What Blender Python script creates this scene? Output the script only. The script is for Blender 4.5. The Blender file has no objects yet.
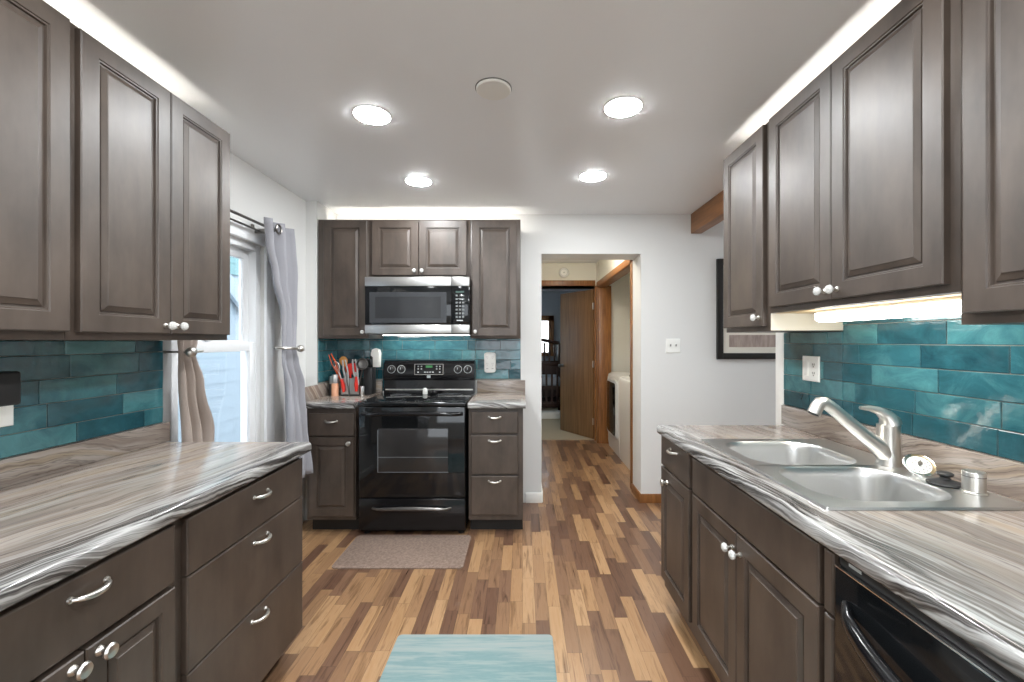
import bpy, bmesh, math, random
from mathutils import Vector, Matrix
random.seed(11)
PI = math.pi
S = bpy.context.scene
COL = S.collection

# ------------------------------------------------------------------ camera, sky, exposure
H = 1.345                                   # camera height
cd = bpy.data.cameras.new('camera'); cam = bpy.data.objects.new('camera', cd); COL.objects.link(cam)
cam.location = (0, 0, H); cam.rotation_euler = (PI/2, 0, 0)
cd.sensor_width = 36; cd.lens = 435/1024*36; cd.shift_x = -0.01025; cd.shift_y = 0.0
cd.clip_start = 0.05
S.camera = cam
w = bpy.data.worlds.new('sky'); S.world = w; w.use_nodes = True
bg = w.node_tree.nodes['Background']; bg.inputs[0].default_value = (0.88, 0.94, 1.0, 1); bg.inputs[1].default_value = 2.0
S.view_settings.view_transform = 'Standard'; S.view_settings.look = 'None'
S.view_settings.exposure = 1.35; S.view_settings.gamma = 1; S.view_settings.use_curve_mapping = False
CAN_STRENGTH = 80
LED_STRENGTH = 13
CEIL = 2.40

# ------------------------------------------------------------------ materials
def mat(name, color=(.8, .8, .8), rough=.5, metal=0, emit=None, estr=0, coat=0, spec=.5, trans=0, ior=1.45):
    m = bpy.data.materials.new(name); m.use_nodes = True
    b = m.node_tree.nodes['Principled BSDF']
    b.inputs['Base Color'].default_value = (*color, 1); b.inputs['Roughness'].default_value = rough
    b.inputs['Metallic'].default_value = metal; b.inputs['Coat Weight'].default_value = coat
    b.inputs['Specular IOR Level'].default_value = spec; b.inputs['Transmission Weight'].default_value = trans
    b.inputs['IOR'].default_value = ior
    if emit: b.inputs['Emission Color'].default_value = (*emit, 1); b.inputs['Emission Strength'].default_value = estr
    return m
class NT:
    def __init__(s, m): s.t = m.node_tree; s.b = s.t.nodes['Principled BSDF']
    def n(s, typ, **kw):
        nd = s.t.nodes.new(typ)
        for k, v in kw.items():
            if k in ('ins',):
                for i, x in v.items(): s.put(nd.inputs[i], x)
            else: setattr(nd, k, v)
        return nd
    def put(s, sock, x):
        if isinstance(x, bpy.types.NodeSocket): s.t.links.new(x, sock)
        else: sock.default_value = x
    def math(s, op, a, b=None, c=None):
        nd = s.t.nodes.new('ShaderNodeMath'); nd.operation = op
        for i, x in enumerate((a, b, c)):
            if x is not None: s.put(nd.inputs[i], x)
        return nd.outputs[0]
    def noise(s, vec, scale, detail=3, rough=.55, dist=0):
        nd = s.n('ShaderNodeTexNoise', ins={'Scale': scale, 'Detail': detail, 'Roughness': rough, 'Distortion': dist})
        s.put(nd.inputs['Vector'], vec); return nd.outputs[0]
    def ramp(s, fac, stops):
        nd = s.t.nodes.new('ShaderNodeValToRGB'); e = nd.color_ramp.elements
        while len(e) < len(stops): e.new(.5)
        for el, (p, c) in zip(e, stops): el.position = p; el.color = (*c, 1) if len(c) == 3 else c
        s.put(nd.inputs[0], fac); return nd.outputs[0]
    def mix(s, fac, a, b, mode='MIX'):
        nd = s.t.nodes.new('ShaderNodeMix'); nd.data_type = 'RGBA'; nd.blend_type = mode
        s.put(nd.inputs[0], fac)
        for i, x in ((6, a), (7, b)):
            s.put(nd.inputs[i], (*x, 1) if isinstance(x, tuple) and len(x) == 3 else x)
        return nd.outputs[2]
    def coord(s, kind='Object'): return s.n('ShaderNodeTexCoord').outputs[kind]
    def mapping(s, vec, scale=(1, 1, 1), loc=(0, 0, 0), rot=(0, 0, 0)):
        nd = s.n('ShaderNodeMapping', ins={'Scale': scale, 'Location': loc, 'Rotation': rot}); s.put(nd.inputs['Vector'], vec); return nd.outputs[0]
    def bump(s, h, strength=.2, dist=.01):
        nd = s.n('ShaderNodeBump', ins={'Strength': strength, 'Distance': dist}); s.put(nd.inputs['Height'], h)
        s.t.links.new(nd.outputs[0], s.b.inputs['Normal'])
    def base(s, c): s.put(s.b.inputs['Base Color'], c)
def hexc(r, g, b):
    f = lambda v: (v/255/12.92) if v/255 <= .04045 else ((v/255+.055)/1.055)**2.4
    return (f(r), f(g), f(b))

def m_cab(name, c1, c2, rough=.33):
    m = mat(name, c1, rough, coat=.55); t = NT(m); co = t.coord()
    m.node_tree.nodes['Principled BSDF'].inputs['Coat Roughness'].default_value = .42
    g = t.noise(t.mapping(co, (40, 40, 2)), 1.0, 4, .6); bl = t.noise(t.mapping(co, (5, 5, 2.2)), 1.6, 4, .6)
    f = t.math('ADD', t.math('MULTIPLY', g, .16), t.math('MULTIPLY', bl, .84))
    t.base(t.ramp(f, [(.34, c1), (.68, c2)])); return m
M = {}
M['cab'] = m_cab('stained_maple', hexc(55, 45, 38), hexc(84, 72, 63), .45)
M['cab_side'] = mat('unfinished_panel', hexc(226, 220, 205), .6)
M['cab_under'] = mat('raw_birch', hexc(205, 180, 140), .6)
M['toe'] = mat('toe_kick_black', (.02, .019, .018), .6)
M['wall'] = mat('wall_paint', hexc(222, 222, 220), .55)
t = NT(M['wall']); t.bump(t.noise(t.coord(), 160, 3), .06, .002)
M['wall_cream'] = mat('cream_paint', hexc(224, 221, 208), .55)
M['wall_blue'] = mat('bedroom_paint', hexc(176, 182, 190), .6)
M['ceil'] = mat('ceiling_satin_paint', hexc(243, 245, 247), .33, spec=.55)
t = NT(M['ceil']); t.bump(t.noise(t.coord(), 9, 3), .05, .01)
M['trim_white'] = mat('white_trim', hexc(240, 239, 234), .35)
M['vinyl'] = mat('white_vinyl', hexc(240, 242, 244), .3)
M['oak'] = mat('oak_trim', hexc(150, 92, 45), .38, coat=.2)
t = NT(M['oak']); f = t.noise(t.mapping(t.coord(), (40, 40, 3)), 1, 5, .6, .6); t.base(t.ramp(f, [(.3, hexc(112, 70, 35)), (.7, hexc(160, 108, 60))]))
M['oak_beam'] = mat('oak_beam', hexc(130, 84, 46), .4)
t = NT(M['oak_beam']); f = t.noise(t.mapping(t.coord(), (40, 3, 40)), 1, 5, .6, .6); t.base(t.ramp(f, [(.3, hexc(118, 76, 40)), (.7, hexc(160, 108, 62))]))
M['slab_door'] = mat('brown_slab_door', hexc(104, 74, 46), .42)
t = NT(M['slab_door']); f = t.noise(t.mapping(t.coord(), (30, 30, 1.5)), 1, 5, .6, .5); t.base(t.ramp(f, [(.3, hexc(112, 82, 52)), (.7, hexc(148, 112, 76))]))
M['steel'] = mat('stainless', (.52, .52, .51), .3, 1)
t = NT(M['steel']); f = t.noise(t.mapping(t.coord(), (2, 90, 90)), 1, 2); t.put(t.b.inputs['Roughness'], t.math('ADD', t.math('MULTIPLY', f, .10), .30))
M['sink_steel'] = mat('sink_stainless', (.64, .64, .63), .30, 1)
M['nickel'] = mat('brushed_nickel', (.64, .62, .58), .32, 1)
M['chrome'] = mat('chrome', (.75, .75, .75), .1, 1)
M['dark_metal'] = mat('gunmetal', (.22, .21, .20), .3, 1)
M['crystal'] = mat('crystal_knob', (.62, .62, .60), .12, coat=.6)
M['black_gloss'] = mat('black_enamel', (.007, .007, .008), .14)
M['black_glass'] = mat('black_glass', (.007, .008, .009), .06)
M['black_matte'] = mat('black_plastic', (.02, .02, .021), .45)
M['window_glass'] = mat('oven_window_glass', (.028, .027, .027), .08)
M['screen_grey'] = mat('microwave_screen', (.16, .17, .18), .16, coat=.5)
M['mark'] = mat('keypad_print', hexc(190, 195, 195), .5)
M['green'] = mat('green_display', (.03, .15, .05), .3, emit=(.25, .8, .3), estr=.06)
M['plate'] = mat('white_plastic', hexc(240, 240, 235), .3)
M['slot'] = mat('slot_dark', (.03, .03, .03), .6)
M['white_enamel'] = mat('white_enamel', hexc(238, 236, 230), .25, coat=.3)
M['door_grey'] = mat('dryer_door_grey', hexc(190, 190, 188), .3)
M['glass'] = mat('clear_glass', (1, 1, 1), .02, trans=1, ior=1.45)
M['can'] = mat('lit_lens', (1, 1, 1), .5, emit=(.955, .985, 1), estr=CAN_STRENGTH)
M['led'] = mat('led_tape', (1, 1, 1), .5, emit=(1, .94, .84), estr=LED_STRENGTH)
M['uclight'] = mat('lit_diffuser', (1, 1, 1), .4, emit=(1, .97, .91), estr=7)
M['dome'] = mat('hall_fill_lit', (1, 1, 1), .4, emit=(1, .92, .8), estr=26)
M['red'] = mat('red_silicone', hexc(214, 48, 36), .4)
M['orange'] = mat('orange_silicone', hexc(226, 96, 48), .4)
M['wood_light'] = mat('pale_wood', hexc(208, 146, 74), .5)
M['cork'] = mat('peach_salt', hexc(216, 160, 128), .6)
M['crib'] = mat('dark_walnut', hexc(58, 34, 26), .35)
M['bedding'] = mat('pale_bedding', hexc(190, 200, 215), .8)
M['siding_white'] = mat('pale_siding', hexc(146, 162, 174), .7)
M['siding_teal'] = mat('teal_siding', hexc(104, 140, 144), .7)
M['mat_board'] = mat('mat_board', hexc(226, 221, 208), .7)
M['frame_black'] = mat('frame_black', (.018, .017, .016), .4)
M['ground_bounce'] = mat('pale_bounce_ground', hexc(186, 186, 182), .9)  # unseen ground, made pale to bounce daylight up to the ceiling

# floor: narrow butcher-block strips running away from the camera, random lengths and tones
def m_floor():
    m = mat('strip_laminate', (.4, .25, .12), .3, coat=.12); t = NT(m)
    sp = t.n('ShaderNodeSeparateXYZ'); t.put(sp.inputs[0], t.coord()); x, y = sp.outputs[0], sp.outputs[1]
    u = t.math('DIVIDE', x, .064); row = t.math('FLOOR', u); fu = t.math('FRACT', u)
    wn = t.n('ShaderNodeTexWhiteNoise', noise_dimensions='1D', ins={'W': row}).outputs[0]
    ln = t.math('ADD', t.math('MULTIPLY', wn, .16), .30)
    v = t.math('ADD', t.math('DIVIDE', y, ln), t.math('MULTIPLY', wn, 37.3)); cell = t.math('FLOOR', v); fv = t.math('FRACT', v)
    cb = t.n('ShaderNodeCombineXYZ', ins={0: row, 1: cell, 2: 0.0})
    w2 = t.n('ShaderNodeTexWhiteNoise', noise_dimensions='3D', ins={'Vector': cb.outputs[0]})
    tone = t.ramp(w2.outputs[0], [(0, hexc(102, 75, 60)), (.25, hexc(124, 94, 74)), (.5, hexc(146, 113, 84)), (.75, hexc(166, 130, 94)), (1, hexc(178, 143, 106))])
    gx = t.n('ShaderNodeCombineXYZ', ins={0: t.math('ADD', t.math('MULTIPLY', x, 42), t.math('MULTIPLY', w2.outputs[0], 40)), 1: t.math('MULTIPLY', y, 3.2), 2: t.math('MULTIPLY', w2.outputs[0], 60)})
    gr = t.noise(gx.outputs[0], 1.0, 5, .62, .8)
    gm = t.ramp(gr, [(.28, hexc(150, 132, 118)), (.5, (1, 1, 1)), (.8, hexc(232, 222, 208))])
    c = t.mix(.9, tone, gm, 'MULTIPLY')
    e = t.math('MINIMUM', t.math('MULTIPLY', t.math('MINIMUM', fu, t.math('SUBTRACT', 1, fu)), .064), t.math('MULTIPLY', t.math('MINIMUM', fv, t.math('SUBTRACT', 1, fv)), ln))
    seam = t.math('LESS_THAN', e, .0009)
    t.base(t.mix(t.math('MULTIPLY', seam, .55), c, (.06, .035, .02))); t.put(t.b.inputs['Roughness'], t.math('ADD', t.math('MULTIPLY', gr, .12), .24))
    return m
M['floor'] = m_floor()

def m_counter(name, across, front, sign, slant=1):
    """streaked laminate: veins run along the counter; `across` is the axis from the front edge inwards"""
    m = mat(name, (.5, .5, .5), .2, coat=.3); t = NT(m)
    sp = t.n('ShaderNodeSeparateXYZ'); t.put(sp.inputs[0], t.coord())
    a = sp.outputs[0 if across == 'x' else 1]; l = sp.outputs[1 if across == 'x' else 0]; z = sp.outputs[2]
    d = t.math('ADD', t.math('MULTIPLY', t.math('SUBTRACT', a, front), sign), t.math('MULTIPLY', t.math('SUBTRACT', .9, z), -.9))
    wob = t.noise(t.n('ShaderNodeCombineXYZ', ins={0: t.math('MULTIPLY', l, 1.1), 1: t.math('MULTIPLY', a, 1.3), 2: 0.0}).outputs[0], 1.0, 2, .5)
    fine = t.noise(t.coord(), 9.0, 3, .6)
    dd = t.math('ADD', t.math('ADD', d, t.math('MULTIPLY', t.math('SUBTRACT', wob, .5), .22)), t.math('ADD', t.math('MULTIPLY', l, .16*slant), t.math('MULTIPLY', fine, .022)))
    vec = lambda k, q: t.n('ShaderNodeCombineXYZ', ins={0: t.math('MULTIPLY', dd, k), 1: t.math('MULTIPLY', l, q), 2: 0.0}).outputs[0]
    n1 = t.noise(vec(9, .45), 1.0, 3, .5, .25); n2 = t.noise(vec(42, 1.5), 1.0, 6, .72, .4); n3 = t.noise(vec(24, 1.0), 1.0, 4, .6, .5); n4 = t.noise(vec(15, .7), 3.7, 3, .5, .4)
    body = t.ramp(t.math('ADD', t.math('MULTIPLY', n1, .88), t.math('MULTIPLY', n2, .12)),
        [(.30, hexc(100, 87, 78)), (.37, hexc(136, 123, 113)), (.42, hexc(156, 146, 138)), (.47, hexc(120, 106, 97)), (.50, hexc(148, 135, 124)), (.55, hexc(166, 158, 151)), (.60, hexc(158, 142, 122)), (.64, hexc(118, 103, 92)), (.70, hexc(162, 153, 145))])
    edge = t.ramp(t.math('ADD', t.math('MULTIPLY', n3, .82), t.math('MULTIPLY', n2, .18)),
        [(.32, hexc(30, 28, 27)), (.39, hexc(70, 67, 65)), (.44, hexc(126, 124, 122)), (.49, hexc(176, 176, 174)), (.53, hexc(104, 101, 99)), (.57, hexc(50, 47, 45)), (.62, hexc(140, 138, 136)), (.68, hexc(178, 178, 176))])
    vein = t.ramp(t.math('ABSOLUTE', t.math('SUBTRACT', n4, .5)), [(0, (1, 1, 1)), (.028, (0, 0, 0))])
    body = t.mix(.25, body, hexc(158, 147, 138))
    body = t.mix(t.math('MULTIPLY', t.math('MULTIPLY', vein, n2), .95), body, hexc(52, 43, 38))
    fe = t.ramp(t.math('ADD', d, t.math('MULTIPLY', t.math('SUBTRACT', wob, .5), .25)), [(.04, (1, 1, 1)), (.20, (0, 0, 0))])
    t.base(t.mix(fe, body, edge)); return m

def m_tile(name, lo, mid, hi):
    m = mat(name, mid, .13, coat=.4); t = NT(m)
    at = t.n('ShaderNodeAttribute', attribute_name='tint').outputs[2]
    n = t.noise(t.mapping(t.coord(), (1, 1, 1.6)), 7, 5, .7, 1.2)
    f = t.math('ADD', t.math('ADD', t.math('MULTIPLY', at, .36), .02), t.math('MULTIPLY', n, .62))
    c = t.ramp(f, [(.18, lo), (.5, mid), (.86, hi)])
    sp = t.ramp(t.noise(t.coord(), 5.0, 5, .7, 1.5), [(.70, (0, 0, 0)), (.76, (1, 1, 1))])
    t.base(t.mix(t.math('MULTIPLY', sp, .45), c, hexc(150, 176, 172)))
    t.put(t.b.inputs['Roughness'], t.math('ADD', t.math('MULTIPLY', n, .12), .06))
    t.bump(t.noise(t.coord(), 26, 3, .5), .35, .006); return m
M['tile'] = m_tile('teal_zellige', hexc(18, 48, 58), hexc(42, 90, 100), hexc(88, 146, 150))
M['grout'] = mat('grout', hexc(134, 134, 128), .8)
def m_cloth(name, c, sc=500):
    m = mat(name, c, .85); t = NT(m); co = t.coord()
    n = t.noise(co, sc, 2); t.base(t.mix(.25, c, t.ramp(n, [(.3, tuple(x*.6 for x in c)), (.7, tuple(min(1, x*1.25) for x in c))]))); t.bump(n, .3, .001); return m
M['curtain_r'] = m_cloth('grey_curtain', hexc(152, 152, 158)); M['curtain_l'] = m_cloth('taupe_curtain', hexc(164, 151, 142))
M['carpet'] = m_cloth('carpet', hexc(176, 164, 142), 300)
def m_rug1():
    m = mat('teal_rug', (.5, .6, .6), .9); t = NT(m); co = t.coord()
    n = t.noise(t.mapping(co, (2.2, 42, 1)), 1, 5, .75, .4); b = t.noise(t.mapping(co, (1.0, 5.5, 1)), 1.6, 4)
    sp = t.n('ShaderNodeSeparateXYZ'); t.put(sp.inputs[0], co)
    f = t.math('ADD', t.math('ADD', t.math('MULTIPLY', n, .5), t.math('MULTIPLY', b, .5)), t.math('MULTIPLY', t.math('SUBTRACT', sp.outputs[1], .45), -.45))
    t.base(t.ramp(f, [(.36, hexc(160, 166, 164)), (.48, hexc(146, 162, 161)), (.56, hexc(116, 147, 149)), (.62, hexc(140, 160, 159)), (.70, hexc(108, 140, 143))])); t.bump(t.noise(co, 400, 2), .4, .002); return m
def m_rug2():
    m = mat('woven_mat', (.4, .33, .28), .85); t = NT(m); co = t.coord()
    n = t.noise(co, 70, 3); ch = t.n('ShaderNodeTexChecker', ins={'Scale': 160.0}); t.put(ch.inputs[0], co)
    c = t.ramp(n, [(.3, hexc(116, 98, 88)), (.7, hexc(152, 132, 118))]); t.base(t.mix(t.math('MULTIPLY', ch.outputs[1], .35), c, hexc(120, 100, 88))); t.bump(ch.outputs[1], .3, .002); return m
M['rug1'] = m_rug1(); M['rug2'] = m_rug2()
def m_print():
    m = mat('faded_print', (.5, .4, .35), .7); t = NT(m); co = t.coord()
    t.base(t.ramp(t.noise(t.mapping(co, (30, 1, 6)), 1, 5, .6), [(.3, hexc(138, 122, 116)), (.7, hexc(186, 170, 160))])); return m
M['print'] = m_print()

# ------------------------------------------------------------------ mesh builder
class MB:
    def __init__(s): s.bm = bmesh.new()
    def _merge(s, b, bevel=0, seg=2):
        if bevel: bmesh.ops.bevel(b, geom=b.edges[:], offset=bevel, segments=seg, affect='EDGES', profile=.5, clamp_overlap=True)
        me = bpy.data.meshes.new('tmp'); b.to_mesh(me); b.free(); s.bm.from_mesh(me); bpy.data.meshes.remove(me); return s
    def box(s, x0, x1, y0, y1, z0, z1, bevel=0, seg=2):
        b = bmesh.new(); bmesh.ops.create_cube(b, size=1)
        x0, x1 = sorted((x0, x1)); y0, y1 = sorted((y0, y1)); z0, z1 = sorted((z0, z1))
        for v in b.verts: v.co = Vector(((x0+x1)/2 + v.co.x*(x1-x0), (y0+y1)/2 + v.co.y*(y1-y0), (z0+z1)/2 + v.co.z*(z1-z0)))
        return s._merge(b, bevel, seg)
    def obox(s, c, size, rot, bevel=0):
        b = bmesh.new(); bmesh.ops.create_cube(b, size=1)
        for v in b.verts: v.co = Vector((v.co.x*size[0], v.co.y*size[1], v.co.z*size[2]))
        if bevel: bmesh.ops.bevel(b, geom=b.edges[:], offset=bevel, segments=2, affect='EDGES', profile=.5, clamp_overlap=True)
        mt = Matrix.Translation(c) @ rot.to_4x4()
        for v in b.verts: v.co = mt @ v.co
        return s._merge(b)
    def loft(s, rings, cap0=True, cap1=True, closed=True):
        vs = [[s.bm.verts.new(p) for p in r] for r in rings]; n = len(vs[0])
        for a, b in zip(vs, vs[1:]):
            for i in range(n if closed else n-1):
                j = (i+1) % n
                try: s.bm.faces.new((a[i], a[j], b[j], b[i]))
                except ValueError: pass
        if cap0 and closed: s.bm.faces.new(vs[0][::-1])
        if cap1 and closed: s.bm.faces.new(vs[-1])
        return s
    def tube(s, pts, rad, n=12, caps=True, flat=1.0):
        pts = [Vector(p) for p in pts]; rad = rad if isinstance(rad, (list, tuple)) else [rad]*len(pts)
        rings = []; up = None
        for i, p in enumerate(pts):
            d = (pts[min(i+1, len(pts)-1)] - pts[max(i-1, 0)]).normalized()
            if up is None: up = Vector((0, 0, 1)) if abs(d.z) < .9 else Vector((0, 1, 0))
            a = d.cross(up).normalized(); b = a.cross(d).normalized(); up = b
            rings.append([p + a*math.cos(2*PI*k/n)*rad[i] + b*math.sin(2*PI*k/n)*rad[i]*flat for k in range(n)])
        return s.loft(rings, caps, caps)
    def lathe(s, prof, org=(0, 0, 0), axis=(0, 0, 1), n=24, caps=True):
        ax = Vector(axis).normalized(); q = Vector((0, 0, 1)).rotation_difference(ax); o = Vector(org)
        return s.loft([[o + q @ Vector((r*math.cos(2*PI*k/n), r*math.sin(2*PI*k/n), h)) for k in range(n)] for r, h in prof], caps, caps)
    def prism(s, pts, vec):
        v = Vector(vec); return s.loft([[Vector(p) for p in pts], [Vector(p)+v for p in pts]])
    def build(s, name, m, parent=None, smooth=35, loc=None):
        bmesh.ops.recalc_face_normals(s.bm, faces=s.bm.faces[:])
        me = bpy.data.meshes.new(name); s.bm.to_mesh(me); s.bm.free()
        if smooth:
            me.polygons.foreach_set('use_smooth', [True]*len(me.polygons)); me.set_sharp_from_angle(angle=math.radians(smooth))
        for x in (m if isinstance(m, list) else [m]): me.materials.append(M[x] if isinstance(x, str) else x)
        o = bpy.data.objects.new(name, me); COL.objects.link(o)
        if parent: o.parent = parent
        if loc: o.location = loc
        return o
def B(*a, **k): return MB().box(*a, **k)
def tag(o, label, cat, group=None):
    o['label'] = label; o['category'] = cat
    if group: o['group'] = group
    return o
def thing(name, label, cat, loc=(0, 0, 0), rz=0, group=None):
    o = bpy.data.objects.new(name, None); COL.objects.link(o); o.location = loc; o.rotation_euler = (0, 0, rz); o.empty_display_size = .1
    return tag(o, label, cat, group)
def struct(name, mb, m, parent=None, smooth=35):
    o = mb.build(name, m, parent, smooth)
    if not parent: o['kind'] = 'structure'
    return o
def copy_tree(o, parent=None):
    c = o.copy(); COL.objects.link(c)
    if parent: c.parent = parent
    for ch in list(o.children): copy_tree(ch, c)
    return c

# ------------------------------------------------------------------ the setting
XL, XW, XR = -1.58, -1.63, 1.37             # tiled left wall, window wall, right wall
YB = 3.62                                   # back wall
struct('floor', B(-1.9, 4.3, -1.9, 5.91, -.06, 0), 'floor')
struct('ceiling', B(-1.9, 4.3, -1.9, 9.3, CEIL, CEIL+.06), 'ceil')
WY0, WY1, WZ0, WZ1 = 2.00, 2.74, .60, 1.94   # window opening
g = MB().box(XW-.15, XL, -1.9, 1.905, 0, CEIL)
g.box(XW-.15, XW, 1.905, WY0, 0, CEIL).box(XW-.15, XW, WY1, YB, 0, CEIL).box(XW-.15, XW, WY0, WY1, 0, WZ0).box(XW-.15, XW, WY0, WY1, WZ1, CEIL)
g.box(XW, -1.545, 3.27, YB, 0, CEIL)
struct('wall_left', g, 'wall')
DX0, DX1, DZ1 = .158, .986, 2.07             # doorway to the hall
g = MB().box(XW-.15, DX0, YB, YB+.27, 0, CEIL).box(DX1, 4.3, YB, YB+.27, 0, CEIL).box(DX0, DX1, YB, YB+.27, DZ1, CEIL)
struct('wall_back', g, 'wall')
struct('wall_right', B(XR, XR+.13, -1.9, 2.335, 0, CEIL), 'wall')
# unseen rear and dining walls; both openings added to let daylight fill the kitchen
g = MB().box(-1.8, -.9, -2.0, -1.9, 0, CEIL).box(.6, 4.3, -2.0, -1.9, 0, CEIL).box(-.9, .6, -2.0, -1.9, 2.12, CEIL).box(-.9, .6, -2.0, -1.9, 0, .75)
struct('wall_rear', g, 'wall')
g = MB().box(4.3, 4.4, -2.0, 1.6, 0, CEIL).box(4.3, 4.4, 3.3, 3.9, 0, CEIL).box(4.3, 4.4, 1.6, 3.3, 0, .8).box(4.3, 4.4, 1.6, 3.3, 2.1, CEIL)
struct('wall_dining', g, 'wall')
struct('trim_1', B(1.40, 1.49, 2.345, YB, 2.238, CEIL, bevel=.004), 'oak_beam')          # header over the dining opening
struct('trim_2', B(XR-.008, XR+.135, 2.27, 2.343, .0, CEIL-.001, bevel=.003), 'trim_white') # end of the tiled wall
# baseboards
struct('baseboard_back', MB().box(.025, DX0+.004, YB-.014, YB, 0, .085, bevel=.004).box(DX0, DX0+.012, YB, YB+.27, 0, .085, bevel=.003), 'trim_white')
struct('baseboard_hall', MB().box(DX1-.012, 1.36, YB-.014, YB, 0, .075, bevel=.004).box(DX1-.013, DX1, YB-.012, YB+.27, 0, .075, bevel=.004), 'oak')
struct('baseboard_left', B(XW, XW+.014, 2.0, 3.2, 0, .09, bevel=.003), 'trim_white')
# hall, closet, bedroom
YE = 5.89
g = MB().box(-.05, .05, YB+.27, YE, 0, CEIL)
struct('wall_hall', g, 'wall_cream')
g = MB().box(1.0, 1.10, YB+.27, 3.99, 0, CEIL).box(1.0, 1.10, 3.99, 5.72, 2.07, CEIL).box(1.0, 1.10, 5.78, YE, 0, CEIL)
g.box(1.10, 1.95, 3.89, 3.99, 0, CEIL).box(1.10, 1.95, 5.80, YE, 0, CEIL).box(1.95, 2.05, 3.89, YE, 0, CEIL)
struct('wall_closet', g, 'wall_cream')
g = MB().box(-1.9, .19, YE, YE+.1, 0, CEIL).box(1.0, 2.3, YE, YE+.1, 0, CEIL).box(.19, 1.0, YE, YE+.1, 2.06, CEIL)
struct('wall_hall_end', g, 'wall_cream')
g = MB().box(.985, 1.0, 3.93, 3.99, 0, 2.13, bevel=.003).box(.985, 1.0, 3.93, 5.80, 2.055, 2.125, bevel=.003).box(.985, 1.0, 5.72, 5.80, 0, 2.125, bevel=.003)
g.box(1.0, 1.165, 5.70, 5.79, 0, 2.07, bevel=.003).box(1.0, 1.10, 3.99, 5.72, 2.05, 2.07).box(1.0, 1.10, 3.99, 4.0, 0, 2.07)
struct('trim_3', g, 'oak')
g = MB().box(.115, .19, YE-.015, YE, 0, 2.16, bevel=.003).box(.115, .985, YE-.015, YE, 2.09, 2.165, bevel=.003).box(.19, .205, YE, YE+.1, 0, 2.09).box(.975, 1.0, YE-.015, YE+.1, 0, 2.09).box(.19, 1.0, YE, YE+.1, 2.06, 2.09)
struct('trim_4', g, 'oak')
struct('floor_bedroom', B(-1.6, 2.3, 5.91, 9.2, -.06, .004), 'carpet')
g = MB().box(-1.7, -1.6, 5.99, 6.6, 0, CEIL).box(-1.7, -1.6, 8.4, 9.2, 0, CEIL).box(-1.7, -1.6, 6.6, 8.4, 0, .8).box(-1.7, -1.6, 6.6, 8.4, 2.1, CEIL).box(2.3, 2.4, 5.89, 9.2, 0, CEIL).box(-1.7, -.6, 9.2, 9.3, 0, CEIL).box(.58, 2.4, 9.2, 9.3, 0, CEIL).box(-.6, .58, 9.2, 9.3, 0, 1.1).box(-.6, .58, 9.2, 9.3, 1.77, CEIL)  # unseen opening added in the left side to bring daylight into the bedroom
struct('wall_bedroom', g, 'wall_blue')
g = MB().box(-.68, -.58, 9.16, 9.2, 1.05, 1.85).box(.55, .66, 9.16, 9.2, 1.05, 1.88).box(-.68, .66, 9.16, 9.2, 1.77, 1.88).box(-.68, .66, 9.14, 9.2, 1.03, 1.11)
w2 = struct('window_2', g, 'oak')
B(-.6, .58, 9.24, 9.246, 1.1, 1.77).build('pane', 'glass', w2)
# bedroom door, swung open into the room
d = bpy.data.objects.new('door_1', None); COL.objects.link(d); d.location = (.972, 5.93, 0); d['kind'] = 'structure'
d.rotation_euler = (0, 0, math.atan2(.60, -.37))
B(0, .74, -.018, .018, .012, 2.05, bevel=.002).build('door_slab', 'slab_door', d)
k = MB().lathe([(.026, 0), (.026, .006), (.01, .01), (.01, .035), (.026, .045), (.027, .06), (.012, .068)], (.68, .018, .98), (0, 1, 0))
k.lathe([(.026, 0), (.026, .006), (.01, .01), (.01, .035), (.026, .045), (.027, .06), (.012, .068)], (.68, -.018, .98), (0, -1, 0)).build('door_knob', 'dark_metal', d)
g = MB()
for z in (.25, 1.03, 1.82): g.box(-.012, .004, -.022, .022, z-.045, z+.045).tube([(-.006, .022, z-.045), (-.006, .022, z+.045)], .006)
g.build('hinge', 'nickel', d)

# kitchen window (double hung, white vinyl) in the left wall
g = MB()
g.box(XW, XW+.018, 1.91, WY0, WZ0-.09, WZ1+.075, bevel=.003).box(XW, XW+.018, WY1, WY1+.09, WZ0-.09, WZ1+.075, bevel=.003)
g.box(XW, XW+.02, WY0, WY1, WZ1, WZ1+.075, bevel=.003).box(XW, XW+.03, WY0-.02, WY1+.02, WZ0-.03, WZ0, bevel=.003).box(XW, XW+.015, WY0, WY1, WZ0-.09, WZ0-.03)
win = struct('window_1', g, 'vinyl')
g = MB()
for a, b, c, e in ((WY0, WY0+.045, WZ0, WZ1), (WY1-.045, WY1, WZ0, WZ1), (WY0+.0455, WY1-.0455, WZ0, WZ0+.04), (WY0+.0455, WY1-.0455, WZ1-.04, WZ1)): g.box(XW-.12, XW-.02, a, b, c, e, bevel=.003)
g.build('frame', 'vinyl', win)
def sash(x0, x1, z0, z1, b):
    g = MB(); y0, y1 = WY0+.045, WY1-.045
    g.box(x0, x1, y0, y0+.05, z0, z1, bevel=.003).box(x0, x1, y1-.05, y1, z0, z1, bevel=.003).box(x0, x1, y0+.05, y1-.05, z0, z0+b, bevel=.003).box(x0, x1, y0+.05, y1-.05, z1-.056, z1, bevel=.003)
    o = g.build('sash', 'vinyl', win); B((x0+x1)/2-.003, (x0+x1)/2+.003, y0+.048, y1-.048, z0+b-.002, z1-.054).build('pane', 'glass', o); return o
sash(XW-.10, XW-.065, 1.30, WZ1-.04, .05); s2 = sash(XW-.062, XW-.027, WZ0+.04, 1.34, .06)
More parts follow.
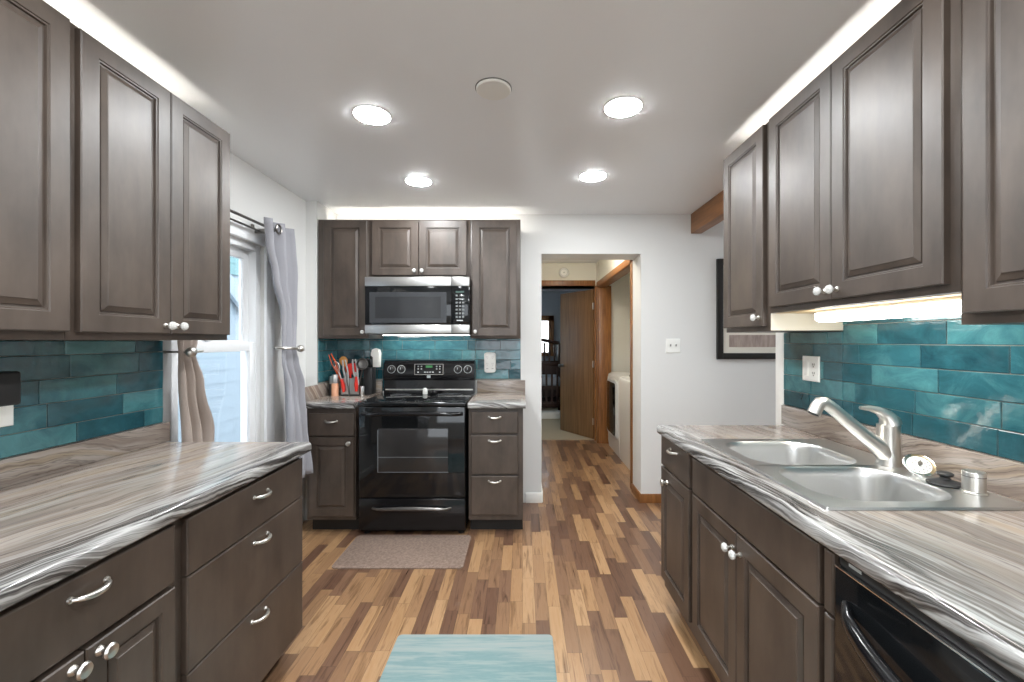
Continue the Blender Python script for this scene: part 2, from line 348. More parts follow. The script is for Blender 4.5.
MB().lathe([(.018, 0), (.018, .01), (.008, .014)], (XW-.05, 2.33, 1.34), n=16).box(XW-.06, XW-.03, 2.30, 2.36, 1.348, 1.358, bevel=.003).build('sash_lock', 'vinyl', win)

# outside: the neighbour's house and the ground
hs = thing('neighbour_house', 'pale clapboard house seen through the kitchen window', 'house', (-4.4, 0, 0))
g = MB()
for i in range(20):
    z = -.6+i*.19; g.prism([(0, -2, z), (-.02, -2, z), (-.02, -2, z+.19), (-.006, -2, z+.19)], (0, 14, 0))
g.build('siding', 'siding_white', hs, 0)
g = MB()
for i in range(8):
    z = 2.35+i*.17; g.prism([(.03, 3, z), (.012, 3, z), (.012, 3, z+.17), (.024, 3, z+.17)], (0, 9, 0))
g.build('gable_siding', 'siding_teal', hs, 0)
g = MB().obox(Vector((.07, 6.2, 2.35)), (.06, 4.2, .22), Matrix.Rotation(math.radians(-38), 3, 'X'))
g.build('rake_board', 'siding_white', hs)
struct('ground', MB().box(-14, -1.9, -12, 16, -.66, -.6).box(-1.9, 12, -12, -2.1, -.66, -.6), 'ground_bounce')  # rear strip added out of view as a daylight reflector

# ------------------------------------------------------------------ cabinets
def door_mesh(x0, x1, z0, z1, t=.02, fr=.057):
    g = MB(); wd, ht = x1-x0, z1-z0
    prof = [(0, t), (0, .003), (.003, 0), (fr-.005, 0), (fr-.003, .0035), (fr+.001, .004), (fr+.003, .0105), (fr+.0075, .011), (fr+.009, .0075), (fr+.012, .0065), (fr+.024, .0022), (fr+.0255, .0005)]
    rings = [[Vector((x0+d, y-t, z0+d)), Vector((x1-d, y-t, z0+d)), Vector((x1-d, y-t, z1-d)), Vector((x0+d, y-t, z1-d))] for d, y in prof]
    return g.loft(rings)
def slab_mesh(x0, x1, z0, z1, t=.02):
    prof = [(0, t), (0, .004), (.0015, .0015), (.005, 0)]
    return MB().loft([[Vector((x0+d, y-t, z0+d)), Vector((x1-d, y-t, z0+d)), Vector((x1-d, y-t, z1-d)), Vector((x0+d, y-t, z1-d))] for d, y in prof])
def knob(x, z, par, crystal):
    if crystal:
        o = MB().lathe([(.009, 0), (.009, .003), (.005, .006), (.005, .014), (.008, .018)], (x, -.02, z), (0, -1, 0), 16).build('knob', 'nickel', par)
        MB().lathe([(.006, .017), (.0135, .021), (.0155, .026), (.0125, .033), (.006, .036)], (x, -.02, z), (0, -1, 0), 10).build('knob_head', 'crystal', o, 0)
    else:
        MB().lathe([(.011, 0), (.010, .004), (.0055, .008), (.0055, .017), (.0155, .021), (.017, .026), (.014, .031), (.005, .033)], (x, -.02, z), (0, -1, 0), 20).build('knob', 'nickel', par)
def pull(x, z, par, wd=.080):
    pts, rd = [], []
    for i in range(13):
        u = i/12*2-1; pts.append((x+u*wd/2, -.020-.024*(1-u*u)**.5 if abs(u) < 1 else -.02, z-.004*(1-u*u))); rd.append(.0042+.0030*(1-u*u))
    g = MB().tube(pts, rd, 10)
    for sx in (-1, 1): g.lathe([(.008, 0), (.007, .004), (.004, .006)], (x+sx*wd/2, -.02, z), (0, -1, 0), 12)
    g.build('handle', 'nickel', par)
def cabinet(name, label, loc, rz, x0, x1, z0, z1, depth, fronts, toe=False, group=None, cat='cabinet', hollow=False):
    root = thing(name, label, cat, loc, rz, group)
    if toe:
        if hollow:
            g = MB().box(x0, x1, 0, .018, .10, z1).box(x0, x0+.018, .018, depth, .10, .70).box(x1-.018, x1, .018, depth, .10, .70).box(x0+.018, x1-.018, depth-.008, depth, .10, .70).box(x0+.018, x1-.018, .018, depth-.008, .10, .118)
        else: g = MB().box(x0, x1, 0, depth, .10, z1)
        g.build('cabinet_body', 'cab', root); B(x0+.002, x1-.002, .075, depth, 0, .10).build('toe_kick', 'toe', root)
    else: B(x0, x1, 0, depth, z0, z1, bevel=.001).build('cabinet_body', 'cab', root)
    for f in fronts:
        kd, a, b, c, e = f[:5]
        if kd == 'door': o = door_mesh(a, b, c, e, fr=min(.057, (b-a)*.2)).build('door', 'cab', root, 20)
        elif kd == 'drawer': o = slab_mesh(a, b, c, e).build('drawer_front', 'cab', root, 20)
        else: o = slab_mesh(a, b, c, e).build('false_front', 'cab', root, 20)
        for h in f[5:]:
            if h[0] == 'k': knob(h[1], h[2], o, False)
            elif h[0] == 'c': knob(h[1], h[2], o, True)
            else: pull(h[1], h[2], o)
    return root
UPG = None
# left run, faces +X : local x = world Y
L = PI/2
cabinet('wall_cabinet', 'dark wall cabinet cut off by the left edge of the photo, above the black adapter', (-1.285, 0, 0), L, .70, 1.2205, 1.348, 2.252, .294,
    [('door', .72, 1.2185, 1.372, 2.246)])
cabinet('wall_cabinet', 'two-door dark wall cabinet left of the window, with two crystal knobs', (-1.285, 0, 0), L, 1.2215, 1.893, 1.348, 2.252, .294,
    [('door', 1.2475, 1.5655, 1.371, 2.242, ('c', 1.541, 1.399)), ('door', 1.5690, 1.8846, 1.371, 2.242, ('c', 1.594, 1.399))])
cabinet('base_cabinet', 'dark base cabinet with one wide drawer above two panelled doors, near left corner', (-.965, 0, 0), L, .62, 1.2005, 0, .862, .614,
    [('drawer', .695, 1.186, .689, .846, ('p', .948, .803)), ('door', .695, .940, .13, .676, ('k', .913, .653)), ('door', .9435, 1.186, .13, .676, ('k', .972, .653))], toe=True)
cabinet('drawer_cabinet', 'dark three-drawer base cabinet at the window end of the left counter', (-.965, 0, 0), L, 1.2015, 1.877, 0, .862, .614,
    [('drawer', 1.2286, 1.872, .680, .843, ('p', 1.573, .793)), ('drawer', 1.2286, 1.872, .403, .676, ('p', 1.573, .632)), ('drawer', 1.2286, 1.872, .11, .399, ('p', 1.56, .362))], toe=True)
# right run, faces -X : local x = -world Y
R = -PI/2
c = cabinet('wall_cabinet', 'narrow dark wall cabinet at the far end of the right wall', (1.055, 0, 0), R, -2.25, -1.8515, 1.388, 2.286, .314,
    [('door', -2.242, -1.876, 1.4105, 2.278, ('c', -1.905, 1.447))])
B(-1.8515, -1.8495, .002, .312, 1.39, 1.463).build('side_panel', 'cab_side', c)
c = cabinet('wall_cabinet', 'shorter two-door dark wall cabinet over the sink, with a light beneath it', (1.055, 0, 0), R, -1.8505, -1.047, 1.4637, 2.286, .314,
    [('door', -1.830, -1.4625, 1.4855, 2.278, ('c', -1.490, 1.515)), ('door', -1.459, -1.072, 1.4855, 2.278, ('c', -1.432, 1.515))])
B(-1.845, -1.052, .022, .31, 1.4617, 1.4637).build('underside', 'cab_under', c)
cabinet('wall_cabinet', 'dark wall cabinet cut off by the right edge of the photo', (1.055, 0, 0), R, -1.046, -.50, 1.384, 2.286, .314,
    [('door', -1.0244, -.52, 1.41, 2.278)])
cabinet('base_cabinet', 'narrow dark base cabinet at the doorway end of the right counter', (.725, 0, 0), R, -2.22, -1.829, 0, .868, .643,
    [('drawer', -2.214, -1.8475, .721, .868, ('p', -2.03, .83)), ('door', -2.214, -1.8475, .150, .712, ('k', -2.12, .655))], toe=True, hollow=True)
cabinet('base_cabinet', 'wide dark sink base cabinet with blank front panel and two doors', (.725, 0, 0), R, -1.828, -1.022, 0, .868, .643,
    [('panel', -1.809, -1.0378, .719, .862), ('door', -1.809, -1.438, .145, .711, ('c', -1.462, .652)), ('door', -1.4346, -1.0378, .145, .711, ('c', -1.409, .652))], toe=True, hollow=True)
cabinet('filler_panel', 'thin dark filler strip between sink base and dishwasher', (.725, 0, 0), R, -1.021, -.985, 0, .868, .643,
    [('panel', -1.019, -.988, .719, .862), ('panel', -1.019, -.988, .145, .711)], toe=True, cat='panel')
# back run, faces -Y
cabinet('wall_cabinet', 'tall dark wall cabinet left of the microwave', (0, 3.27, 0), 0, -1.535, -1.156, 1.365, 2.258, .348,
    [('door', -1.490, -1.166, 1.383, 2.246, ('c', -1.19, 1.412))])
cabinet('wall_cabinet', 'short two-door dark cabinet directly above the microwave', (0, 3.27, 0), 0, -1.155, -.391, 1.822, 2.258, .348,
    [('door', -1.126, -.779, 1.836, 2.246, ('c', -.805, 1.868)), ('door', -.775, -.418, 1.836, 2.246, ('c', -.749, 1.868))])
cabinet('wall_cabinet', 'tall dark wall cabinet right of the microwave', (0, 3.27, 0), 0, -.390, -.015, 1.365, 2.258, .348,
    [('door', -.377, -.041, 1.383, 2.246, ('c', -.352, 1.414))])
cabinet('base_cabinet', 'dark base cabinet with one drawer and one door left of the range', (0, 3.03, 0), 0, -1.500, -1.162, 0, .878, .588,
    [('drawer', -1.480, -1.1685, .688, .842, ('p', -1.325, .79)), ('door', -1.480, -1.1685, .129, .676, ('k', -1.198, .638))], toe=True)
cabinet('drawer_cabinet', 'dark three-drawer base cabinet right of the range', (0, 3.03, 0), 0, -.374, .004, 0, .878, .588,
    [('drawer', -.356, -.031, .706, .856, ('p', -.193, .818)), ('drawer', -.356, -.031, .423, .692, ('p', -.193, .656)), ('drawer', -.356, -.031, .140, .410, ('p', -.193, .375))], toe=True)

# ------------------------------------------------------------------ countertops with laminate upstands
def nose(g, a0, a1, l0, l1, z, t, axis):
    """solid slab with a rounded front at a0 (towards a1), extruded along l"""
    s = 1 if a1 > a0 else -1; r = .016; pts = []
    for i in range(7): an = PI/2*i/6; pts.append((a0 + s*r*(1-math.sin(an)), z - r*(1-math.cos(an))))
    pts = pts[::-1]                               # from front mid to top
    low = [(a0 + s*.010*(1-math.cos(PI/2*i/4)), z-t+.010*(1-math.sin(PI/2*i/4))) for i in range(5)]
    pr = [(a1, z-t)] + low[::-1] + pts + [(a1, z)]
    ring = lambda l: [Vector((a, l, zz)) if axis == 'x' else Vector((l, a, zz)) for a, zz in pr]
    g.loft([ring(l0), ring(l1)]); return g
M['ctl'] = m_counter('streaked_laminate_left', 'x', -.92, -1, 1); M['ctr'] = m_counter('streaked_laminate_right', 'x', .69, 1, 1); M['ctb'] = m_counter('streaked_laminate_back', 'y', 2.985, 1)
ZL, ZR, ZB = .904, .9126, .92
def rounded_end(o, sel, seg=5):                   # soften the outer vertical corner of a counter
    md = o.modifiers.new('soft', 'BEVEL'); md.width = .004; md.segments = 2; md.limit_method = 'ANGLE'; md.angle_limit = math.radians(50)
ct = thing('countertop', 'long streaked grey and brown laminate countertop on the left', 'countertop', (0, 0, 0))
rounded_end(nose(MB(), -.922, -1.579, .60, 1.905, ZL, .041, 'x').build('worktop', 'ctl', ct), 0)
MB().box(-1.579, -1.558, .60, 1.925, ZL, .988, bevel=.003).build('upstand', 'ctl', ct)
ct = thing('countertop', 'streaked laminate countertop around the double sink on the right', 'countertop', (0, 0, 0))
SX0, SX1, SY0, SY1 = .775, 1.318, 1.108, 1.893   # sink rim
g = nose(MB(), .69, SX0+.02, .36, 2.235, ZR, .041, 'x')
g.box(SX0+.02, SX1-.02, SY1-.02, 2.235, ZR-.04, ZR).box(SX0+.02, SX1-.02, .36, SY0+.02, ZR-.04, ZR).box(SX1-.02, XR-.002, .36, 2.235, ZR-.04, ZR)
g.build('worktop', 'ctr', ct)
MB().box(1.348, XR-.002, .36, 2.268, ZR, 1.0126, bevel=.003).build('upstand', 'ctr', ct)
ct = thing('countertop', 'small laminate countertop left of the range, holding the utensils', 'countertop', (0, 0, 0))
nose(MB(), 2.985, 3.618, -1.544, -1.162, ZB, .04, 'y').build('worktop', 'ctb', ct)
MB().box(-1.544, -1.162, 3.597, 3.618, ZB, 1.02, bevel=.003).box(-1.544, -1.526, 3.0, 3.597, ZB, 1.02, bevel=.003).build('upstand', 'ctb', ct)
ct = thing('countertop', 'small laminate countertop right of the range', 'countertop', (0, 0, 0))
nose(MB(), 2.985, 3.618, -.376, .022, ZB, .04, 'y').build('worktop', 'ctb', ct)
MB().box(-.376, .022, 3.597, 3.618, ZB, 1.02, bevel=.003).build('upstand', 'ctb', ct)

# ------------------------------------------------------------------ tile backsplashes
def tiles(label, P, U, V, N, rects, rowbase, seed, cat='backsplash'):
    """P origin, U along, V up, N out of the wall; rects = (u0,u1,v0,v1) regions to cover"""
    rnd = random.Random(seed); P, U, V, N = map(Vector, (P, U, V, N))
    bm = bmesh.new(); lay = bm.loops.layers.float_color.new('tint')
    grd = MB()
    for (u0, u1, v0, v1) in rects:
        pts = [P+U*a+V*b+N*c for c in (.0005, .0055) for a, b in ((u0, v0), (u1, v0), (u1, v1), (u0, v1))]
        grd.loft([pts[:4], pts[4:]])
        k = math.floor((v0-rowbase)/.08)
        while rowbase+k*.08 < v1-.004:
            a = max(v0, rowbase+k*.08); b = min(v1, rowbase+(k+1)*.08); k += 1
            if b-a < .012: continue
            ph = random.Random(seed*1000+k).random()*.272; n_ = math.floor((u0-ph)/.272)
            while ph+n_*.272 < u1:
                u = ph+n_*.272; x0, x1 = max(u, u0), min(u+.272, u1); tint = random.Random(seed*100003+k*977+n_*31).random(); n_ += 1
                if x1-x0 < .012: continue
                gp = .0013; dz = [.0095+rnd.uniform(-.0012, .0012) for _ in range(4)]
                cor = [(x0+gp, a+gp), (x1-gp, a+gp), (x1-gp, b-gp), (x0+gp, b-gp)]; ins = [(1, 1), (-1, 1), (-1, -1), (1, -1)]
                r0 = [bm.verts.new(P+U*p+V*q+N*.004) for p, q in cor]
                r1 = [bm.verts.new(P+U*p+V*q+N*(d-.0015)) for (p, q), d in zip(cor, dz)]
                r2 = [bm.verts.new(P+U*(p+i*.0018)+V*(q+j*.0018)+N*d) for (p, q), (i, j), d in zip(cor, ins, dz)]
                fs = [bm.faces.new(r2)]
                for lo, hi in ((r0, r1), (r1, r2)):
                    for i in range(4): fs.append(bm.faces.new((lo[i], lo[(i+1) % 4], hi[(i+1) % 4], hi[i])))
                for f in fs:
                    for lp in f.loops: lp[lay] = (tint, tint, tint, 1)
    root = thing('tile_backsplash', label, cat, tuple(P))
    bmesh.ops.recalc_face_normals(bm, faces=bm.faces[:])
    me = bpy.data.meshes.new('tiles'); bm.to_mesh(me); bm.free(); me.materials.append(M['tile'])
    o = bpy.data.objects.new('tiles', me); COL.objects.link(o); o.parent = root; o.location = -P
    o = grd.build('grout', 'grout', root); o.location = -P
    return root
tiles('teal glazed tile backsplash on the left wall above the long counter', (XL, 0, 0), (0, 1, 0), (0, 0, 1), (1, 0, 0), [(.6, 1.903, .989, 1.347)], 1.058, 3)
tiles('teal glazed tile backsplash on the right wall behind the sink', (XR, 0, 0), (0, 1, 0), (0, 0, 1), (-1, 0, 0), [(.36, 1.046, 1.0135, 1.383), (1.046, 1.849, 1.0135, 1.461), (1.849, 2.267, 1.0135, 1.387)], 1.0126, 8)
tiles('teal glazed tile backsplash behind the black range', (0, YB, 0), (1, 0, 0), (0, 0, 1), (0, -1, 0), [(-1.543, -1.162, 1.021, 1.364), (-1.162, -.391, .93, 1.39), (-.391, -.015, 1.021, 1.364)], 1.03, 5)
tiles('short teal tile return on the side wall left of the utensils', (-1.545, 0, 0), (0, 1, 0), (0, 0, 1), (1, 0, 0), [(3.275, 3.607, 1.021, 1.364)], 1.03, 6)

# ------------------------------------------------------------------ range
rg = thing('electric_range', 'black freestanding electric range with glass cooktop on the back wall', 'stove', (-.760, 3.0, 0))
rx = .366
B(-rx, rx, .03, .60, .02, .905, bevel=.004).build('range_body', 'black_gloss', rg)
g = MB().box(-rx-.006, rx+.006, -.018, .56, .895, .925, bevel=.007, seg=3); g.build('cooktop', 'black_glass', rg)
for (x, y, r) in ((-.19, .13, .105), (.19, .13, .085), (-.19, .40, .08), (.19, .40, .105)):
    MB().lathe([(r, 0), (r, .0006), (r-.004, .0006), (r-.004, 0)], (x, y, .9252), n=40, caps=False).build('burner_ring', 'screen_grey', rg)
g = MB().loft([[Vector((x, y, z)) for y, z in ((.545, .92), (.60, .92), (.60, 1.18), (.575, 1.186), (.545, 1.16), (.528, 1.06), (.535, 1.03), (.552, 1.025))] for x in (-rx-.004, rx+.004)])
bgd = g.build('backguard', 'black_gloss', rg)
B(-rx+.01, rx-.01, .538, .55, .945, .955).build('vent_trim', 'nickel', rg)
def bgp(z): return .545-(1.16-z)/.10*.017          # y of the sloping control face
for x in (-.305, -.225, .235, .315):
    k = MB().lathe([(.024, 0), (.024, .004), (.019, .008), (.017, .024), (.014, .027)], (x, bgp(1.115)-.0005, 1.115), (0, -1, .17), 24).build('burner_knob', 'black_matte', rg)
    MB().lathe([(.029, 0), (.029, .0025), (.0325, .0025), (.0325, 0)], (x, bgp(1.115)-.0005, 1.115), (0, -1, .17), 28, caps=False).build('dial_ring', 'mark', k)
    B(x-.002, x+.002, bgp(1.115)-.031, bgp(1.115)-.02, 1.115, 1.132).build('pointer', 'mark', k)
g = MB(); zc = 1.112
for (a, b, c, e) in ((-.115, .115, zc+.043, zc+.046), (-.115, .115, zc-.04, zc-.037), (-.117, -.114, zc-.038, zc+.044), (.114, .117, zc-.038, zc+.044)): g.box(a, b, bgp((c+e)/2)-.0075 if e-c < .01 else bgp(zc)-.0075, bgp(zc)+.004, c, e)
disp = g.build('display_frame', 'nickel', rg)
B(-.027, .027, bgp(1.135)-.004, bgp(1.135)+.004, 1.128, 1.146).build('clock_display', 'green', rg)
for x in (-.088, -.062, .062, .088):
    for z in (1.138, 1.118, 1.092):
        if not (z == 1.092 and abs(x) == .062): B(x-.006, x+.006, bgp(z)-.0025, bgp(z)+.003, z-.005, z+.005, bevel=.001).build('touch_key', 'mark', rg)
for x in (-.032, -.012, .01, .032): B(x-.007, x+.007, bgp(1.092)-.0025, bgp(1.092)+.003, 1.088, 1.096).build('touch_key', 'mark', rg)
B(-.014, .014, bgp(1.06)-.003, bgp(1.06)+.003, 1.046, 1.068).build('maker_badge', 'mark', rg)
dr = B(-rx, rx, -.012, .03, .268, .893, bevel=.006, seg=3).build('oven_door', 'black_glass', rg)
wx0, wx1, wz0, wz1 = -.231, .249, .446, .743
B(wx0, wx1, -.0135, .0, wz0, wz1, bevel=.001).build('oven_window', 'window_glass', dr)
g = MB()
g.box(wx0-.004, wx1+.002, -.0145, -.011, wz0-.004, wz0).box(wx0-.005, wx0, -.0145, -.011, wz0, wz1-.01).box(wx0, wx1, -.0142, -.012, .545, .549)
g.build('window_trim', 'screen_grey', dr)
pts = [(-rx+.02+i*(2*rx-.04)/16, -.012-.042*min(1, min(i, 16-i)/1.6)**.6, .845+.006*math.sin(PI*i/16)) for i in range(17)]
MB().tube(pts, .0135, 12).build('door_handle', 'black_gloss', dr)
dw = B(-rx, rx, -.010, .03, .045, .260, bevel=.005, seg=3).build('storage_drawer', 'black_gloss', rg)
pts = [(-.27+i*.54/14, -.010-.030*min(1, min(i, 14-i)/1.3)**.6, .196+.006*math.sin(PI*i/14)) for i in range(15)]
MB().tube(pts, [.008+.006*math.sin(PI*i/14) for i in range(15)], 10).build('drawer_handle', 'dark_metal', dw)
for x in (-.33, .33): MB().lathe([(.022, 0), (.022, .025)], (x, .06, 0), n=14).build('foot', 'black_matte', rg)
# salt and pepper on the cooktop
MB().lathe([(.017, 0), (.019, .004), (.019, .028), (.015, .043), (.010, .05), (.004, .052)], (-.765, 3.42, .9256), n=20).build('salt_shaker', 'plate')
tag(bpy.data.objects['salt_shaker'], 'small white shaker standing on the black glass cooktop', 'shaker')
o = MB().lathe([(.02, 0), (.03, .006), (.032, .018), (.03, .02), (.024, .008), (.004, .006)], (-.70, 3.44, .9256), n=20).build('dish', 'black_gloss')
tag(o, 'small black dish beside the white shaker on the cooktop', 'dish')

# ------------------------------------------------------------------ microwave
mw = thing('microwave', 'stainless and black over-the-range microwave below the short cabinet', 'microwave', (-.773, 3.215, 1.394))
mx = .384; mh = .422
B(-mx+.01, mx-.002, .01, .39, .0, mh+.003, bevel=.003).build('microwave_body', 'black_matte', mw)
B(-mx, .252, -.022, .012, .072, .352, bevel=.004).build('microwave_door', 'black_glass', mw)
g = MB(); a0, a1, c0, c1 = -.35, .215, .085, .31
for i, (dd, yy) in enumerate(((0, 0),)): pass
rings = [[Vector((a0+d, y, c0+d*.8)), Vector((a1-d, y, c0+d*.8)), Vector((a1-d, y, c1-d*.8)), Vector((a0+d, y, c1-d*.8))] for d, y in ((0, -.018), (0, -.0235), (.006, -.0235), (.042, -.0226))]
g.loft(rings, True, False).build('window_bezel', mat('bezel_grey', (.05, .053, .058), .2), mw, 0)
B(-.308, .173, -.0228, -.019, .119, .276).build('window_screen', mat('mesh_screen', (.035, .037, .04), .12, coat=.4), mw)
B(.255, mx, -.022, .012, .072, .352, bevel=.004).build('control_panel', 'black_glass', mw)
g = MB().box(-mx, .252, -.026, .012, .354, mh, bevel=.003).box(.2535, mx, -.026, .012, .354, mh, bevel=.003); g.build('top_trim', 'steel', mw)
g = MB().box(-mx, .252, -.026, .012, .006, .070, bevel=.003).box(.2535, mx, -.026, .012, .006, .070, bevel=.003); g.build('bottom_trim', 'steel', mw)
g = MB()
for r_ in range(7):
    for c_ in range(3):
        if r_ == 0 and c_ == 1: continue
        z = .285-r_*.026; x = .290+c_*.024
        g.box(x-.0075, x+.0075, -.0232, -.021, z-(.006 if r_ < 5 else .008), z+.006)
g.build('keypad', mat('keypad_grey', hexc(120, 124, 124), .5), mw)
B(.282, .345, -.0232, -.021, .305, .318).build('clock_display', mat('dim_display', (.05, .09, .08), .2), mw)
B(.29, .335, -.0232, -.021, .098, .106).build('keypad_print', 'mark', mw)

# ------------------------------------------------------------------ dishwasher
dwh = thing('dishwasher', 'glossy black dishwasher under the right counter in the lower right corner', 'dishwasher', (.725, 0, 0), R)
B(-.982, -.37, .0, .60, .10, .862).build('tub', 'black_matte', dwh)
B(-.98, -.372, .06, .55, 0, .10).build('toe_kick', 'toe', dwh)
B(-.981, -.372, -.022, 0, .12, .838, bevel=.004).build('door_panel', 'black_glass', dwh)
g = B(-.981, -.372, -.012, .01, .842, .866, bevel=.004); g.build('control_strip', 'black_matte', dwh)
B(-.981, -.372, -.0215, -.004, .838, .8425, bevel=.001).build('chrome_line', 'chrome', dwh)
pts = []
for i in range(17):
    u = i/16; pts.append((-.945+u*.538, -.024-.045*math.sin(PI*u)**.5, .772-.05*math.sin(PI*u)**.8))
MB().tube(pts, [.008+.010*math.sin(PI*i/16)**.5 for i in range(17)], 12, flat=1.5).build('door_handle', 'black_gloss', dwh)
B(-.95, -.915, -.0125, -.009, .853, .860).build('vent_label', 'mark', dwh)

# ------------------------------------------------------------------ sink and fittings
def rrect(x0, x1, y0, y1, r, z, k=7):
    p = []
    for cx, cy, a0 in ((x1-r, y1-r, 0), (x0+r, y1-r, 90), (x0+r, y0+r, 180), (x1-r, y0+r, 270)):
        for i in range(k): a = math.radians(a0+90*i/(k-1)); p.append(Vector((cx+r*math.cos(a), cy+r*math.sin(a), z)))
    return p
sk = thing('kitchen_sink', 'stainless double-bowl drop-in sink set in the right counter', 'sink', (0, 0, 0))
YM = 1.49; zt = ZR+.006
g = MB()
def half(y0, y1, by0, by1, outer):
    bx0, bx1 = .828, 1.205
    r_in = lambda ins, z, rr: rrect(bx0+ins, bx1-ins, by0+ins, by1-ins, max(rr-ins*.3, .02), z)
    rings = [rrect(SX0, SX1, y0, y1, .004, ZR+.001), rrect(SX0+.003, SX1-.003, y0+(.003 if outer == 'lo' else 0), y1-(.003 if outer == 'hi' else 0), .004, zt+.0015),
             rrect(SX0+.014, SX1-.012, y0+(.012 if outer == 'lo' else 0), y1-(.012 if outer == 'hi' else 0), .004, zt+.0005), r_in(-.012, zt, .115), r_in(-.004, zt-.001, .11), r_in(0, zt-.006, .105), r_in(.006, zt-.03, .10),
             r_in(.014, zt-.15, .07), r_in(.022, zt-.172, .065), r_in(.045, zt-.182, .05)]
    g.loft(rings, False, True)
half(SY0, YM, SY0+.055, YM-.013, 'lo'); half(YM, SY1, YM+.013, SY1-.045, 'hi')
g.build('sink_basin', 'sink_steel', sk, 40)
for y in (1.30, 1.67):
    MB().lathe([(.04, 0), (.04, .003), (.03, .004), (.026, .001)], (1.02, y, zt-.182), n=24).build('drain', 'chrome', sk)
fa = thing('kitchen_faucet', 'brushed nickel single-lever pull-out faucet on the sink deck', 'faucet', (1.262, 1.50, zt+.0005))
MB().lathe([(.036, 0), (.0355, .006), (.0345, .010), (.0335, .06), (.033, .128), (.0335, .132), (.0335, .138)], n=28).build('faucet_body', 'nickel', fa)
g = MB().tube([(0, 0, .028), (-.035, 0, .062), (-.08, 0, .098), (-.14, 0, .148), (-.20, 0, .199), (-.222, 0, .214), (-.237, 0, .213), (-.246, 0, .200), (-.258, 0, .176)],
    [.032, .029, .0245, .022, .0205, .0205, .0205, .0205, .0205], 18); g.build('spout', 'nickel', fa, 50)
MB().lathe([(.0165, 0), (.0165, .003)], (-.2585, 0, .175), (-.45, 0, -.89), 16).build('spray_face', 'black_matte', fa)
g = MB().tube([(.006, 0, .139), (.004, 0, .150), (-.010, 0, .170), (-.035, 0, .186), (-.065, 0, .194), (-.098, 0, .196)], [.033, .031, .022, .014, .010, .006], 18)
g.build('lever', 'nickel', fa, 60)
ag = thing('air_gap_cap', 'short brushed nickel cylinder cap near the right end of the sink deck', 'fitting', (1.268, 1.222, zt+.0005))
MB().lathe([(.029, 0), (.029, .004), (.0255, .006), (.0255, .057), (.024, .06)], n=28).build('cap', 'nickel', ag)
MB().lathe([(.0262, .046), (.0262, .048)], n=28, caps=False).build('seam', 'dark_metal', ag)
st = thing('sink_stopper', 'black rubber sink stopper with knob lying on the sink deck', 'stopper', (1.258, 1.295, zt+.0005))
MB().lathe([(.040, 0), (.043, .003), (.041, .007), (.024, .012), (.014, .016), (.011, .022), (.019, .027), (.020, .032), (.016, .035)], n=32).build('stopper_disc', 'black_matte', st)
sb = thing('sink_strainer', 'round perforated steel strainer basket tipped on its side by the faucet', 'strainer', (1.272, 1.395, zt+.002))
ax = Vector((-.30, -.62, .72)).normalized(); org = ax*0 + Vector((0, 0, .026))
q = Vector((0, 0, 1)).rotation_difference(ax)
MB().lathe([(.014, -.030), (.026, -.028), (.030, -.006), (.041, -.001), (.042, .001), (.040, .003), (.031, .001), (.004, .0015)], org, ax, 36).build('basket', 'chrome', sb, 50)
MB().lathe([(.0315, .0015), (.030, .0022), (.003, .0024)], org, ax, 32).build('perforated_plate', 'plate', sb)
g = MB()
for n_, rr in ((14, .026), (8, .017)):
    for k in range(n_):
        a = 2*PI*k/n_; c = org + q @ Vector((rr*math.cos(a), rr*math.sin(a), .0024)); g.lathe([(.0019, 0), (.0019, .0008)], c, ax, 8)
g.build('holes', 'slot', sb)
MB().lathe([(.004, 0), (.0035, .008), (.007, .010), (.006, .014)], org+ax*.002, ax, 16).build('post', 'dark_metal', sb)

# ------------------------------------------------------------------ lights of the room
def downlight(x, y, label, first=[None]):
    if first[0] is None:
        o = thing('recessed_light', label, 'light', (x, y, CEIL), 0, 'recessed ceiling lights')
        MB().lathe([(.088, 0), (.088, -.002), (.084, -.003), (.081, -.0025), (.081, 0)], n=40, caps=False).build('trim_ring', 'trim_white', o)
        MB().lathe([(.0805, -.001), (.079, -.0045), (.07, -.0062), (.02, -.007)], n=40).build('lens', 'can', o); first[0] = o
    else: o = copy_tree(first[0]); o.location = (x, y, CEIL)
    o['label'] = label; return o
downlight(-.703, 2.033, 'larger recessed ceiling light left of the round cover'); downlight(.454, 1.964, 'larger recessed ceiling light right of the round cover')
downlight(-.687, 2.874, 'smaller left recessed ceiling light, nearer the microwave wall'); downlight(.4515, 2.786, 'smaller right recessed ceiling light, nearer the doorway')
for x, y in ((-.70, .95), (.455, .9), (-.70, -.2), (.455, -.25), (-.1, -1.2)): downlight(x, y, 'recessed ceiling light behind the photographer')
o = thing('ceiling_cover', 'round blank white ceiling cover plate between the recessed lights', 'cover', (-.121, 1.816, CEIL))
MB().lathe([(.073, 0), (.073, -.008), (.069, -.012), (.02, -.013)], n=40).build('disc', 'trim_white', o)
MB().lathe([(.0765, 0), (.0765, -.003), (.073, -.003)], n=40, caps=False).build('painted_shadow_ring', 'dark_metal', o)  # dark ring standing in for the shadow line round the cover
o = thing('smoke_detector', 'round white smoke detector on the hall wall above the bedroom door', 'detector', (.559, YE, 2.268))
MB().lathe([(.068, 0), (.068, .012), (.060, .030), (.03, .036), (.01, .036)], (0, 0, 0), (0, -1, 0), 32).build('housing', 'plate', o)
MB().lathe([(.05, .031), (.049, .0345), (.045, .0345), (.044, .031)], (0, 0, 0), (0, -1, 0), 32, caps=False).build('vent_ring', 'mark', o)
MB().lathe([(.006, .036), (.006, .038)], (.0, 0, .0), (0, -1, 0), 10).build('test_button', 'slot', o)
